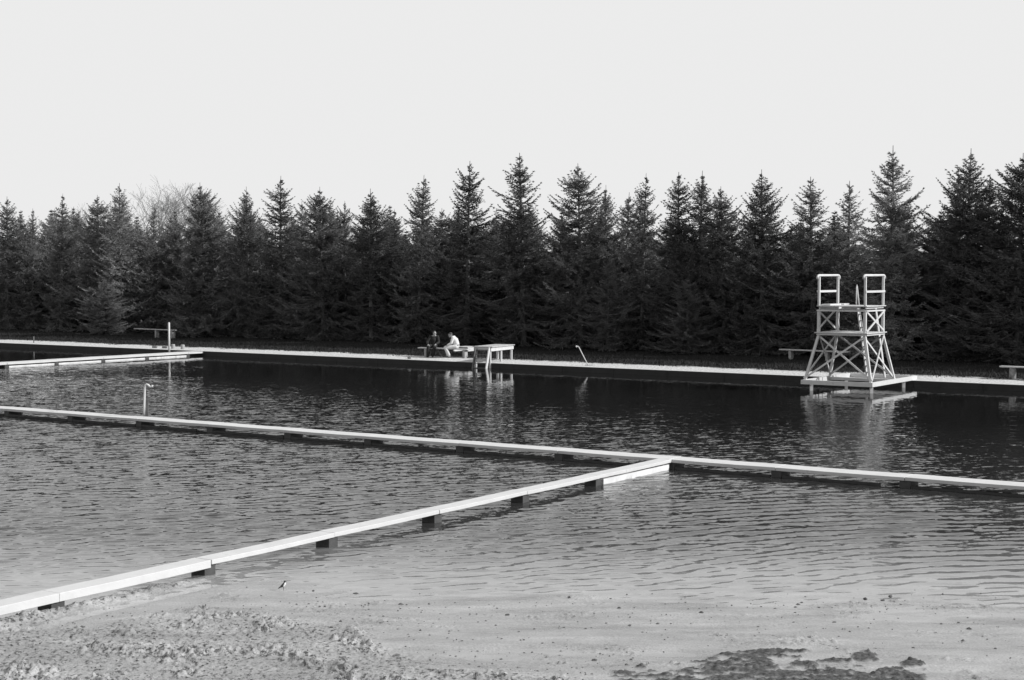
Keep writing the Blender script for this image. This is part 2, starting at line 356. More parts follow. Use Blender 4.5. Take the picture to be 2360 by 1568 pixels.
# ------------------------------------------------------------------ water
def water_mat():
    m = bpy.data.materials.new('water'); m.use_nodes = True; t = m.node_tree; t.nodes.clear(); N = t.nodes.new; L = t.links.new
    out = N('ShaderNodeOutputMaterial'); tc = N('ShaderNodeTexCoord')
    def noise(scale, sx, sy, rot, det=3, rough=.5, dist=0):
        mp = N('ShaderNodeMapping'); mp.vector_type = 'TEXTURE'; mp.inputs['Rotation'].default_value = (0, 0, math.radians(rot)); mp.inputs['Scale'].default_value = (sx, sy, 1)
        L(tc.outputs['Object'], mp.inputs[0]); n = N('ShaderNodeTexNoise'); n.inputs['Scale'].default_value = scale
        n.inputs['Detail'].default_value = det; n.inputs['Roughness'].default_value = rough; n.inputs['Distortion'].default_value = dist
        L(mp.outputs[0], n.inputs['Vector']); return n.outputs['Fac']
    def math_(op, a, b):
        x = N('ShaderNodeMath'); x.operation = op
        for i, q in enumerate((a, b)):
            if isinstance(q, (int, float)): x.inputs[i].default_value = q
            else: L(q, x.inputs[i])
        return x.outputs[0]
    sp = N('ShaderNodeSeparateXYZ'); L(tc.outputs['Object'], sp.inputs[0])
    # distance from the far edge and from the near shore steer how rough the water is
    d = math_('ADD', math_('MULTIPLY', sp.outputs['X'], -VS.x), math_('MULTIPLY', sp.outputs['Y'], -VS.y))
    d = math_('ADD', d, E0.xy.dot(VS.xy))
    big = noise(.12, 1, 1, 0, 2)
    d2 = math_('ADD', d, math_('MULTIPLY', math_('SUBTRACT', big, .5), 12))
    r1 = N('ShaderNodeMapRange'); r1.interpolation_type = 'SMOOTHSTEP'; r1.inputs[1].default_value = 4; r1.inputs[2].default_value = 27; r1.inputs[3].default_value = .05; r1.inputs[4].default_value = 1; L(d2, r1.inputs[0])
    r2 = N('ShaderNodeMapRange'); r2.interpolation_type = 'SMOOTHSTEP'; r2.inputs[1].default_value = 17.5; r2.inputs[2].default_value = 23; r2.inputs[3].default_value = .10; r2.inputs[4].default_value = 1; L(sp.outputs['Y'], r2.inputs[0])
    amp = math_('MULTIPLY', r1.outputs[0], r2.outputs[0])
    def cen(x): return math_('SUBTRACT', x, .5)
    # slopes of the ripples: mostly along the wind, a little across it
    s1 = math_('ADD', math_('MULTIPLY', cen(noise(11, 1.8, 1, 14, 3, .65)), .26), math_('MULTIPLY', cen(noise(3.2, 2.2, 1, 14, 3, .6)), .22))
    s2 = math_('MULTIPLY', cen(noise(8, 1.3, 1, -30, 3, .55)), .22)
    r6 = N('ShaderNodeMapRange'); r6.inputs[1].default_value = 24; r6.inputs[2].default_value = 48; r6.inputs[3].default_value = 1; r6.inputs[4].default_value = 3.4; L(sp.outputs['Y'], r6.inputs[0])
    amp = math_('MULTIPLY', amp, r6.outputs[0])
    s1 = math_('MULTIPLY', s1, amp); s2 = math_('MULTIPLY', s2, amp)
    wx, wy = -.30, .95
    cb = N('ShaderNodeCombineXYZ'); cb.inputs[2].default_value = 0
    L(math_('ADD', math_('MULTIPLY', s1, wx), math_('MULTIPLY', s2, wy)), cb.inputs[0]); L(math_('ADD', math_('MULTIPLY', s1, wy), math_('MULTIPLY', s2, -wx)), cb.inputs[1])
    ge = N('ShaderNodeNewGeometry'); ad = N('ShaderNodeVectorMath'); ad.operation = 'ADD'; L(ge.outputs['Normal'], ad.inputs[0]); L(cb.outputs[0], ad.inputs[1])
    bp = N('ShaderNodeVectorMath'); bp.operation = 'NORMALIZE'; L(ad.outputs[0], bp.inputs[0])
    fr = N('ShaderNodeFresnel'); fr.inputs[0].default_value = 1.33; L(bp.outputs[0], fr.inputs['Normal'])
    gl = N('ShaderNodeBsdfGlossy'); gl.inputs['Roughness'].default_value = .02; gl.inputs['Color'].default_value = (1, 1, 1, 1); L(bp.outputs[0], gl.inputs['Normal'])
    tr = N('ShaderNodeBsdfTransparent'); tr.inputs['Color'].default_value = (.93, .93, .93, 1)
    df = N('ShaderNodeBsdfDiffuse')
    r4 = N('ShaderNodeMapRange'); r4.inputs[1].default_value = 19; r4.inputs[2].default_value = 40; r4.inputs[3].default_value = .042; r4.inputs[4].default_value = .010; L(sp.outputs['Y'], r4.inputs[0])
    r5 = N('ShaderNodeMapRange'); r5.inputs[1].default_value = 18.6; r5.inputs[2].default_value = 23; r5.inputs[3].default_value = .19; r5.inputs[4].default_value = 0; L(sp.outputs['Y'], r5.inputs[0])
    L(math_('ADD', r4.outputs[0], r5.outputs[0]), df.inputs[0])
    # silty water: what is not reflected is part murk, part clear view of the bed, clearer in the shallows
    r3 = N('ShaderNodeMapRange'); r3.inputs[1].default_value = 18.2; r3.inputs[2].default_value = 20.8; r3.inputs[3].default_value = .0; r3.inputs[4].default_value = 1; L(sp.outputs['Y'], r3.inputs[0])
    bf_ = math_('SUBTRACT', 1, ge.outputs['Backfacing'])
    m1 = N('ShaderNodeMixShader'); L(math_('MULTIPLY', r3.outputs[0], bf_), m1.inputs[0]); L(tr.outputs[0], m1.inputs[1]); L(df.outputs[0], m1.inputs[2])
    m2 = N('ShaderNodeMixShader'); bf = math_('SUBTRACT', 1, ge.outputs['Backfacing']); L(math_('MULTIPLY', fr.outputs[0], bf), m2.inputs[0]); L(m1.outputs[0], m2.inputs[1]); L(gl.outputs[0], m2.inputs[2])
    L(m2.outputs[0], out.inputs[0]); return m
def waves():
    """rippled sheet: sum of short crossing wind waves, calmer under the far bank and in the shallows"""
    rs = np.random.RandomState(12)
    c = math.log(1.0015 * 1.0); n_r = int(math.log(104 / 15.0) / .0022)
    Yr = 15.0 * np.exp(np.arange(n_r) * .0022); An = np.concatenate([[-3, -1.5, -.9, -.62, -.5], np.arange(-.40, .40, .0019), [.5, .62, .9, 1.5, 3]])
    Y = np.repeat(Yr[:, None], len(An), 1); X = Y * An[None]
    d = (E0.x - X) * VS.x + (E0.y - Y) * VS.y                     # metres from the far edge
    d2 = d + 5 * fbm(X * .12, Y * .12, 3, 77)
    amp = .12 + .88 * sstep(4, 25, d2); amp = amp * (.22 + .78 * sstep(17.0, 20.5, Y + .8 * fbm(X * .3, Y * .3, 2, 5)))
    amp = amp * (.75 + .45 * fbm(X * .35, Y * .5, 3, 6))
    Z = np.zeros_like(X)
    wn = math.radians(107)
    for i in range(72):
        lam = .12 * (.58 / .12) ** rs.beta(1.6, 2.2); th = wn + rs.normal(0, .34) ; k = 2 * np.pi / lam
        sl = .0205
        fade = np.clip((lam / (.0030 * Y) - 1.6) / 2, 0, 1)         # shorter than the grid can carry: left to the surface finish
        ph = k * (X * math.cos(th) + Y * math.sin(th)) + rs.uniform(0, 6.28) + 1.1 * perlin(X * .5 + i, Y * .5 - i, 200)
        Z += sl / k * np.sin(ph) * fade * (1 - .45 * sstep(30, 42, Y)) * (1 + .8 * perlin(X * .9 / lam * .25, Y * .9 / lam * .25, 300 + i))
    zone = sstep(0.5, 4, X) * sstep(31.5, 28, Y + X * .5) * sstep(17.5, 20, Y)        # long curved ripples in the near right basin
    Z *= 1 - .5 * zone
    for (dx, dy, lam, sl, ph0) in ((7.0, 15.5, .38, .15, 0), (8.5, 14.0, .27, .09, 2), (4.0, 13.0, .50, .03, 4)):
        r = np.hypot(X - dx, Y - dy); k = 2 * np.pi / lam
        Z += sl / k * np.sin(k * r + 3.0 * fbm(X * .22 + ph0, Y * .3, 3, 8) + ph0) * zone * np.clip(.6 + 1.2 * perlin(X * .4 + dx, Y * .55, 9), .15, 1.3)
    Z = Z + 6.0 * Z * np.abs(Z)                                     # crests a little sharper than troughs
    Z = Z * amp
    keep = (d > -.12)
    nx, ny = len(An), n_r; i = np.arange(nx * ny).reshape(ny, nx)
    q = np.stack([i[:-1, :-1], i[:-1, 1:], i[1:, 1:], i[1:, :-1]], -1).reshape(-1, 4); q = q[keep.ravel()[q].all(1)]
    co = np.stack([X.ravel(), Y.ravel(), Z.ravel()], 1).astype(np.float32)
    e = 15.0 * 3                                                    # flat water outside the rippled fan
    ex = np.array([[-e, 15, 0], [e, 15, 0], [e, -30, 0], [-e, -30, 0]], np.float32)
    q = np.concatenate([q, np.array([[len(co) + 3, len(co) + 2, len(co) + 1, len(co)]])]); co = np.concatenate([co, ex])
    me = bpy.data.meshes.new('water'); me.vertices.add(len(co)); me.vertices.foreach_set('co', co.ravel())
    me.loops.add(q.size); me.loops.foreach_set('vertex_index', q.ravel().astype(np.int32))
    me.polygons.add(len(q)); me.polygons.foreach_set('loop_start', np.arange(0, q.size, 4, dtype=np.int32))
    me.polygons.foreach_set('use_smooth', np.ones(len(q), bool)); me.update(); me.validate()
    o = bpy.data.objects.new('water', me); COL.objects.link(o); me.materials.append(water_mat()); tag(o, kind='structure')
waves()

# ------------------------------------------------------------------ walkways
def walkway(a, dirv, nrm, length, width, th, zt, seg0, seg, label, piles, pile_w, panel_inset, panel_top, panel_range=None, panel_m='panel_dark', name='walkway', thick_first=0, start=0, zone=None, thick_n=0):
    """a: point on the left (or far) edge; nrm points to the visible side"""
    o = thing(name, (a.x, a.y, 0), label, 'walkway'); ax = (dirv, nrm, Vector((0, 0, 1)))
    joints = [start] + [p for p in piles if start < p < length] + [length]
    for i in range(len(joints) - 1):
        s0, s1 = joints[i], joints[i + 1]; t_ = thick_first if i < thick_n else th
        jz = random.uniform(-.004, .004); jn = random.uniform(-.008, .008); mb = MB()
        n = 8; L0 = s1 - s0 - .008
        rows = []
        for q in range(n + 1):                           # slightly wavy worn edges
            x = s0 + .004 + L0 * q / n
            e1 = random.uniform(-.004, .004); e2 = random.uniform(-.004, .004); sag = -.006 * math.sin(math.pi * q / n)
            c0 = a + dirv * x + nrm * (jn + e1); c1 = a + dirv * x + nrm * (width + jn + e2)
            rows.append([Vector((c0.x, c0.y, zt + jz + sag)), Vector((c1.x, c1.y, zt + jz + sag)), Vector((c1.x, c1.y, zt + jz + sag - t_)), Vector((c0.x, c0.y, zt + jz + sag - t_))])
        for r in rows: mb.v += r
        for q in range(n):
            for k in range(4):
                mb.f.append([q * 4 + k, q * 4 + (k + 1) % 4, q * 4 + 4 + (k + 1) % 4, q * 4 + 4 + k])
        mb.f.append([0, 3, 2, 1]); e = n * 4; mb.f.append([e, e + 1, e + 2, e + 3])
        mb.f = [list(reversed(f)) for f in mb.f]
        mb.build('deck_slab', M['deck'], o, bevel=.006)
    for p in piles:
        if p < start - .2: continue
        c = a + dirv * p + nrm * (width / 2)
        MB().box((c.x, c.y, (zt - th - .004 - 1.0) / 2), (pile_w, width - .05, zt - th - .004 + 1.0), ax).build('pile', M['pile'], o, bevel=.008)
    ps = sorted(piles)
    for i in range(len(ps) - 1):
        s0, s1 = ps[i] + pile_w / 2 + .02, ps[i + 1] - pile_w / 2 - .02
        if zone and not (zone[0] <= s0 <= zone[1]): continue
        if random.random() < .35: s1 -= .35
        c = a + dirv * ((s0 + s1) / 2) + nrm * (width - panel_inset)
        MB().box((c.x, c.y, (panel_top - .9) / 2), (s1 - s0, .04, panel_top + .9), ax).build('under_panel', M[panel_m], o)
    return o
# A: long walkway
A0 = at(0, 935, ZT); A0 = A0 - UA * 40
def along(p0, d, q): return (Vector((q.x, q.y, 0)) - Vector((p0.x, p0.y, 0))).dot(d)
pilpx = [14, 160, 318, 482, 661, 846, 1058, 1286, 1543, 1788, 2085]
pa = [along(A0, UA, at(px, 941 + .0762 * px, ZT)) for px in pilpx]
st = (pa[-1] - pa[0]) / 10
pa = [pa[0] - st * k for k in range(14, 0, -1)] + pa + [pa[-1] + st * k for k in range(1, 12)]
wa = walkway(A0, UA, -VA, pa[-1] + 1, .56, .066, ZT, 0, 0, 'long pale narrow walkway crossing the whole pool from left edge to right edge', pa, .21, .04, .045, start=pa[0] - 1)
# B
LB = (JB - B0).length
pbx = [(1387, 1104), (1217, 1141), (1015, 1186), (776, 1240), (490, 1303)]
B_start = B0 - DB * 6
pb = sorted(along(B_start, DB, at(px, py, ZT - .07)) for px, py in pbx)
sB = pb[1] - pb[0]; pb = [pb[0] - sB * 2, pb[0] - sB] + pb
LBe = along(B_start, DB, JB) - .02
def wb():
    o = walkway(B_start, DB, NB, LBe, B_W, .064, ZT, 0, 0, 'pale narrow walkway running from the muddy near shore up to the long walkway', pb, .2, .05, .03, start=pb[0] - .6, zone=(-1, -1), thick_first=.105, thick_n=3)
    # pale panel under the last bay
    s0, s1 = pb[-1] + .16, LBe - .12
    c = B_start + DB * ((s0 + s1) / 2) + NB * (B_W - .03)
    MB().box((c.x, c.y, (.105 - .9) / 2), (s1 - s0, .04, 1.005), (DB, NB, Vector((0, 0, 1)))).build('under_panel', M['panel'], o)
    return o
wb_ = wb()
# C: far left walkway
C1 = at(455, 808.6, ZT); C0 = at(0, 834.5, ZT); DC = (C1 - C0); DC.z = 0; DC.normalize(); NC = Vector((DC.y, -DC.x, 0))
C0 = C0 - DC * 30
LC = along(C0, DC, C1)
pc = [LC - 1.3 - 2.65 * k for k in range(15)][::-1]
wc = walkway(C0, DC, NC, LC + .25, .75, .085, ZT, 0, 0, 'pale walkway at the far left joining the far pool edge', pc, .2, .05, .06, panel_m='panel', start=pc[0] - 1)

# ------------------------------------------------------------------ diving tower
TU, TV = US, VS
T0 = at(2010.8, 885.3, .33)
def tp(a, b, z): p = T0 + TU * a + TV * b; return Vector((p.x, p.y, z))
AXT = (TU, TV, Vector((0, 0, 1)))
tw = thing('diving_tower', tp(-1.3, 1.3, 0), 'white timber diving tower with two railed sides and crossed braces standing in the pool', 'diving tower')
Wt, Tm = M['white'], M['white']
def tb(name, a, b, wd, ht, m=Wt, up=None, par=None):
    up = up or (0, 0, 1)
    return MB().beam(tp(*a), tp(*b), wd, ht, up).build(name, m, par or tw, bevel=.004)
# base frame
FW = 2.60; FB = 4.42
tb('base_frame', (-FW, .05, .292), (0, .05, .292), .10, .150)
tb('base_frame', (-.05, .102, .292), (-.05, FB, .292), .10, .150)
tb('base_frame', (-FW + .05, .102, .292), (-FW + .05, FB, .292), .10, .150)
tb('base_frame', (-FW + .102, FB - .05, .292), (-.102, FB - .05, .292), .10, .150)
tb('base_frame', (-FW + .102, 2.35, .290), (-.102, 2.35, .290), .10, .11)
for a, b in ((-FW + .35, .12), (-.08, .12), (-FW + .35, 3.3), (-.1, 3.3)):
    MB().beam(tp(a, b, -1.2), tp(a, b, .205), .10, .10).build('support_post', Wt, tw)
# legs
la0, la1, lb0, lb1 = -2.50, -.10, .12, 2.35         # feet
ua0, ua1, ub0, ub1 = -2.18, -.50, .55, 2.25         # above the middle deck
zm, zt_ = 2.02, 2.93
LEG = .085
feet = {}
for (i, a0, a1) in ((0, la0, ua0), (1, la1, ua1)):
    for (j, b0, b1) in ((0, lb0, ub0), (1, lb1, ub1)):
        tb('leg', (a0, b0, .33), (a1, b1, zm - .10), LEG, LEG, up=TV)
        top = 4.0 if True else zt_
        tb('upper_post', (a1, b1, zm + .002), (a1, b1, zt_ - .19), LEG + .01, LEG + .01, up=TV)
        tb('upper_post', (a1, b1, zt_ + .02), (a1, b1, 3.955), .075, .075, up=TV)
def brace(p, q, off=(0, 0, 0), t=.045):
    p = tuple(x + y for x, y in zip(p, off)); q = tuple(x + y for x, y in zip(q, off))
    return p, q
def xbrace(A_, B_, C_, D_, nrm, sep_):
    """A bottom-left, B bottom-right, C top-left, D top-right"""
    for (p, q, s) in ((A_, D_, 1), (B_, C_, -1)):
        P, Q = tp(*p) + nrm * (sep_ * s), tp(*q) + nrm * (sep_ * s)
        MB().beam(P, Q, .062, .028, nrm).build('brace', Wt, tw)
zb, zu = .42, zm - .13
xbrace((la0, lb0, zb), (la1, lb0, zb), (ua0, ub0, zu), (ua1, ub0, zu), -TV, .035)
xbrace((la0, lb1, zb), (la1, lb1, zb), (ua0, ub1, zu), (ua1, ub1, zu), TV, .035)
xbrace((la1, lb0, zb), (la1, lb1, zb), (ua1, ub0, zu), (ua1, ub1, zu), TU, .035)
xbrace((la0, lb0, zb), (la0, lb1, zb), (ua0, ub0, zu), (ua0, ub1, zu), -TU, .035)
zb2, zu2 = zm + .05, zt_ - .15
xbrace((ua1 + .05, ub0, zb2), (ua1 + .05, ub1, zb2), (ua1 + .05, ub0, zu2), (ua1 + .05, ub1, zu2), TU, .018)
xbrace((ua0 - .05, ub0, zb2), (ua0 - .05, ub1, zb2), (ua0 - .05, ub0, zu2), (ua0 - .05, ub1, zu2), -TU, .018)
# decks
def deck(a0, a1, b0, b1, z, th, n, name, hole=None):
    mb = MB(); wdt = (b1 - b0) / n
    for i in range(n):
        bb0 = b0 + wdt * i; spans = [(a0, a1)]
        if hole and bb0 + wdt > hole[2] and bb0 < hole[3]: spans = [(a0, hole[0]), (hole[1], a1)]
        for (x0, x1) in spans:
            mb.box(tp((x0 + x1) / 2, bb0 + wdt / 2, z - th / 2), (x1 - x0, wdt - .012, th), AXT)
    return mb.build(name, Wt, tw)
deck(ua0 - .12, ua1 + .12, ub0 - .12, ub1 + .1, zm, .03, 12, 'middle_deck')
deck(ua0 - .06, ua1 + .08, ub0 - .06, ub1 + .1, zt_ + .018, .03, 12, 'top_deck')
for z_, n_ in ((zm - .069, 0), (zt_ - .155, 1)):
    e = .055
    for a, b in (((ua0 - e, ub0 - e, z_), (ua1 + e, ub0 - e, z_)), ((ua0 - e, ub1 + e, z_), (ua1 + e, ub1 + e, z_)),
                 ((ua1 + e, ub0, z_), (ua1 + e, ub1, z_)), ((ua0 - e, ub0, z_), (ua0 - e, ub1, z_))):
        tb('deck_beam', a, b, .04, .06 if not n_ else .05)
tb('deck_beam', (ua0, ub0 + .05, zt_ - .06), (ua0, ub1 + .55, zt_ - .06), .045, .13)
tb('deck_beam', (ua1, ub0 + .05, zt_ - .05), (ua1, ub1, zt_ - .05), .045, .06)
tb('deck_beam', (-1.35, ub0 + .05, zt_ - .06), (-1.35, ub1, zt_ - .06), .05, .08)
MB().box(tp(ua0 + .22, (ub0 + ub1) / 2 + .1, zt_ + .045), (.34, 1.75, .05), AXT).build('springboard', Wt, tw, bevel=.01)
# side rails with bent ends
for a in (ua0, ua1):
    mb = MB()
    pts = [tp(a, ub0 - .14, 3.87), tp(a, ub0 - .13, 3.95), tp(a, ub0 - .07, 3.992), tp(a, ub0, 4.0), tp(a, ub1, 4.0), tp(a, ub1 + .07, 3.992), tp(a, ub1 + .13, 3.95), tp(a, ub1 + .14, 3.87)]
    mb.tube(pts, .042, 10).build('top_rail', Wt, tw, smooth=True)
    tb('middle_rail', (a - .045 if a < -1 else a + .045, ub0 - .06, 3.44), (a - .045 if a < -1 else a + .045, ub1 + .06, 3.44), .025, .075)
# ladder on the shore side
lt, lf = ub1 + .13, 3.38
for a in (-1.49, -.82):
    tb('ladder_rail', (a, lf, .325), (a, lt, 2.86), .035, .13, up=TV)
for k in range(10):
    z = .5 + k * .235; b = lf + (lt - lf) * (z - .33) / (2.86 - .33)
    tb('rung', (-1.472, b, z), (-.838, b, z), .10, .028, M['darktimber'])
mb = MB()
mb.tube([tp(-1.49, ub1 + .02, zt_ + .03), tp(-1.49, ub1 + .03, 3.60), tp(-1.49, ub1 + .05, 3.65), tp(-1.49, ub1 + .08, 3.60), tp(-1.49, lt + .22, 2.7), tp(-1.49, lf + .14, .75), tp(-1.49, lf, .6)], .022, 8).build('handrail', Wt, tw, smooth=True)

# ------------------------------------------------------------------ start platform by the far edge
PF = Vector((-.914, 63.5, 0)); PD = Vector((.42, .9075, 0)); PS = Vector((-.9075, .42, 0)); PZ = .93
def pp(s, d, z): p = PF + PS * s + PD * d; return Vector((p.x, p.y, z))
AXP = (PS, PD, Vector((0, 0, 1)))
PW, PL = .82, 2.35
pl = thing('diving_platform', pp(PW / 2, PL / 2, 0), 'low white start platform with a ladder dropping into the water, right of the seated men', 'diving platform')
mb = MB()
for i in range(14):
    mb.box(pp(PW / 2, (i + .5) * PL / 14, PZ - .018), (PW + .12, PL / 14 - .012, .036), AXP)
mb.build('deck', M['timber'], pl)
for s, m_ in ((.012, Wt), (PW - .012, Wt)):
    MB().box(pp(s, PL / 2, PZ - .04 - .085), (.045, PL - .04, .165), AXP).build('side_beam', m_, pl, bevel=.004)
for d in (.05, PL - .05):
    MB().box(pp(PW / 2, d, PZ - .04 - .08), (PW - .08, .045, .15), AXP).build('cross_beam', Wt, pl)
for s, d, zb_ in ((.07, .07, -1), (PW - .07, .07, -1), (.07, PL - .1, .15), (PW - .07, PL - .1, .15), (.07, PL * .5, .15)):
    MB().beam(pp(s, d, zb_), pp(s, d, PZ - .205), .085, .085, PD).build('leg', Wt, pl, bevel=.005)
for s in (.06, PW - .12):
    MB().beam(pp(s, -.45, -.35), pp(s, -.01, PZ - .045), .045, .16, PD).build('ladder_rail', Wt if s < .5 else M['darktimber'], pl, bevel=.004)
for k in range(5):
    z = .02 + k * .19; d = -.34 + .36 * (z + .1) / 1.0
    MB().beam(pp(.08, d, z), pp(PW - .14, d, z), .09, .026).build('rung', M['darktimber'], pl)
# low landing left of it
lo = thing('low_landing', pp(PW + .5, .6, 0), 'low white beamed landing between the bench and the start platform', 'landing')
LP0 = at(1079, 806, .55)
def lp(u_, v_, z): p = LP0 + US * u_ + VS * v_; return Vector((p.x, p.y, z))
AXL = (US, VS, Vector((0, 0, 1)))
MB().box(lp(-.35, .35, .655), (.8, .95, .03), AXL).build('top_board', M['timber'], lo)
MB().box(lp(.03, .45, .55), (.05, 1.05, .17), AXL).build('side_beam', Wt, lo, bevel=.01)
MB().tube([lp(-.22, -.85, .52), lp(-.22, -.8, .52), lp(-.22, 0, .545)], [.035, .06, .06], 12).build('springboard', Wt, lo, smooth=True)
MB().box(lp(-.12, .02, .37), (.10, .10, .53), AXL).build('leg', M['darktimber'], lo)
MB().box(lp(-.12, .75, .37), (.10, .10, .53), AXL).build('leg', M['darktimber'], lo)

# ------------------------------------------------------------------ benches
def bench(p0, p1, zs, supports, label, kind, wd=.28, th=.05):
    d = (p1 - p0); d.z = 0; d.normalize(); n = Vector((-d.y, d.x, 0)); c = (p0 + p1) / 2
    o = thing('park_bench', (c.x, c.y, .25), label, 'bench', 'plank benches along the far bank')
    MB().box((c.x, c.y, zs - th / 2), ((p1 - p0).length, wd, th), (d, n, Vector((0, 0, 1)))).build('seat', M['timber'], o, bevel=.01)
    for s in supports:
        q = p0 + (p1 - p0) * s
        if kind == 'log':
            MB().tube([(q.x, q.y, .15), (q.x, q.y, .35), (q.x, q.y, zs - th - .002)], [.13, .12, .125], 14).build('support', M['log'], o, smooth=True)
        else:
            MB().box((q.x, q.y, (zs - th + .15) / 2), (.12, wd - .04, zs - th - .154), (d, n, Vector((0, 0, 1)))).build('support', M['concrete'], o, bevel=.01)
    return o
bA0, bA1 = at(966.6, 800.6, .66), at(1080, 804.5, .66)
bench(bA0, bA1, .66, (.15, .93), 'plank bench with the two seated men', 'block')
b0 = shore_hit(311, 7.6); b1 = shore_hit(402, 7.2)
bench(b0, b1, .86, (.55, .95), 'dark plank bench behind the white post at the left', 'block')
b0 = shore_hit(1800, 7.7); b1 = shore_hit(1958, 7.3)
bench(b0, b1, .80, (.16, .7), 'long plank bench on one short block, seen behind the diving tower', 'block', th=.055)
b0 = shore_hit(2309, 2.3); b1 = shore_hit(2440, 2.2)
bench(b0, b1, .72, (.22, .85), 'plank bench on log supports cut off by the right edge of the photo', 'log')

# ------------------------------------------------------------------ posts and pipes
p = at(390, 812, ZT)
o = MB().tube([(p.x, p.y, ZT), (p.x, p.y, 1.0), (p.x, p.y, 1.66), (p.x, p.y, 1.68)], [.05, .05, .05, .035], 12).build('post', Wt, smooth=True)
tag(o, 'tall straight white post at the end of the far left walkway', 'post')
p = at(332, 958.5, ZT)
o = thing('shower_pipe', (p.x, p.y, ZT), 'white pipe with a hooked top and dark backing board on the long walkway', 'pipe')
X_ = Vector((1, 0, 0)); z0 = ZT
pts = [p + X_ * x + Vector((0, 0, z)) for x, z in ((0, -.0), (.01, .3), (.02, .62), (.028, .76), (.045, .82), (.08, .85), (.12, .835), (.15, .80), (.18, .785), (.22, .795), (.24, .83))]
MB().tube(pts, .030, 10).build('pipe', Wt, o, smooth=True)
MB().box(p + Vector((.045, .05, .16)), (.12, .03, .56)).build('backing_board', M['darktimber'], o)
p = at(1356, 843.3, .21)
o = thing('leaning_pipe', (p.x, p.y, .21), 'thin leaning pale pipe with a small head and flat foot on the far edge', 'pipe')
MB().tube([p, p + Vector((-.2, 0, .39)), p + Vector((-.40, 0, .78)), p + Vector((-.44, 0, .82)), p + Vector((-.50, 0, .80))], .02, 8).build('pipe', M['white'], o, smooth=True)
MB().tube([p + Vector((-.47, 0, .83)), p + Vector((-.53, 0, .79))], [.03, .05], 10).build('shower_head', M['white'], o, smooth=True)
MB().box(p + Vector((0.03, 0, .02)), (.32, .2, .04)).build('foot', M['concrete'], o)
p = at(71, 791.6, .2) + VS * .2
tag(MB().tube([(p.x, p.y, .2), (p.x, p.y, .58)], .03, 8).build('post', M['darktimber'], smooth=True), 'short thin dark post on the far edge near the left side of the photo', 'post')
for i, (px, py, lab) in enumerate(((399, 804, 'short grey stump on the far edge just right of the white post'), (421, 805, 'short grey stump on the far edge, the one farther from the white post'))):
    p = at(px, py, .22)
    o = MB().tube([(p.x, p.y, .18), (p.x, p.y, .43), (p.x, p.y, .45)], [.10, .10, .08], 12).build('stump', M['concrete'], smooth=False)
    tag(o, lab, 'stump', 'short stumps on the far edge')
for (px, py, lab) in ((356.6, 803.4, 'small dark block on the far edge, farther left of the white post'), (379.5, 804.0, 'small dark block on the far edge, close to the left of the white post')):
    p = at(px, py, .21)
    o = MB().tube([p + Vector((-.13, 0, .06)), p + Vector((-.08, 0, .085)), p + Vector((.08, 0, .085)), p + Vector((.13, 0, .06))], [.04, .06, .06, .04], 8).build('block', M['darktimber'])
    tag(o, lab, 'block', 'small dark blocks on the far edge')
p = at(943, 827, .22)
mb = MB().ball(p + Vector((0, 0, .04)), (.09, .08, .06), 9, 6)
mb.v = [v + Vector((random.uniform(-.012, .012),) * 3) for v in mb.v]
tag(mb.build('rock', M['darktimber']), 'small dark rock lying on the pale far edge left of the seated men', 'rock')

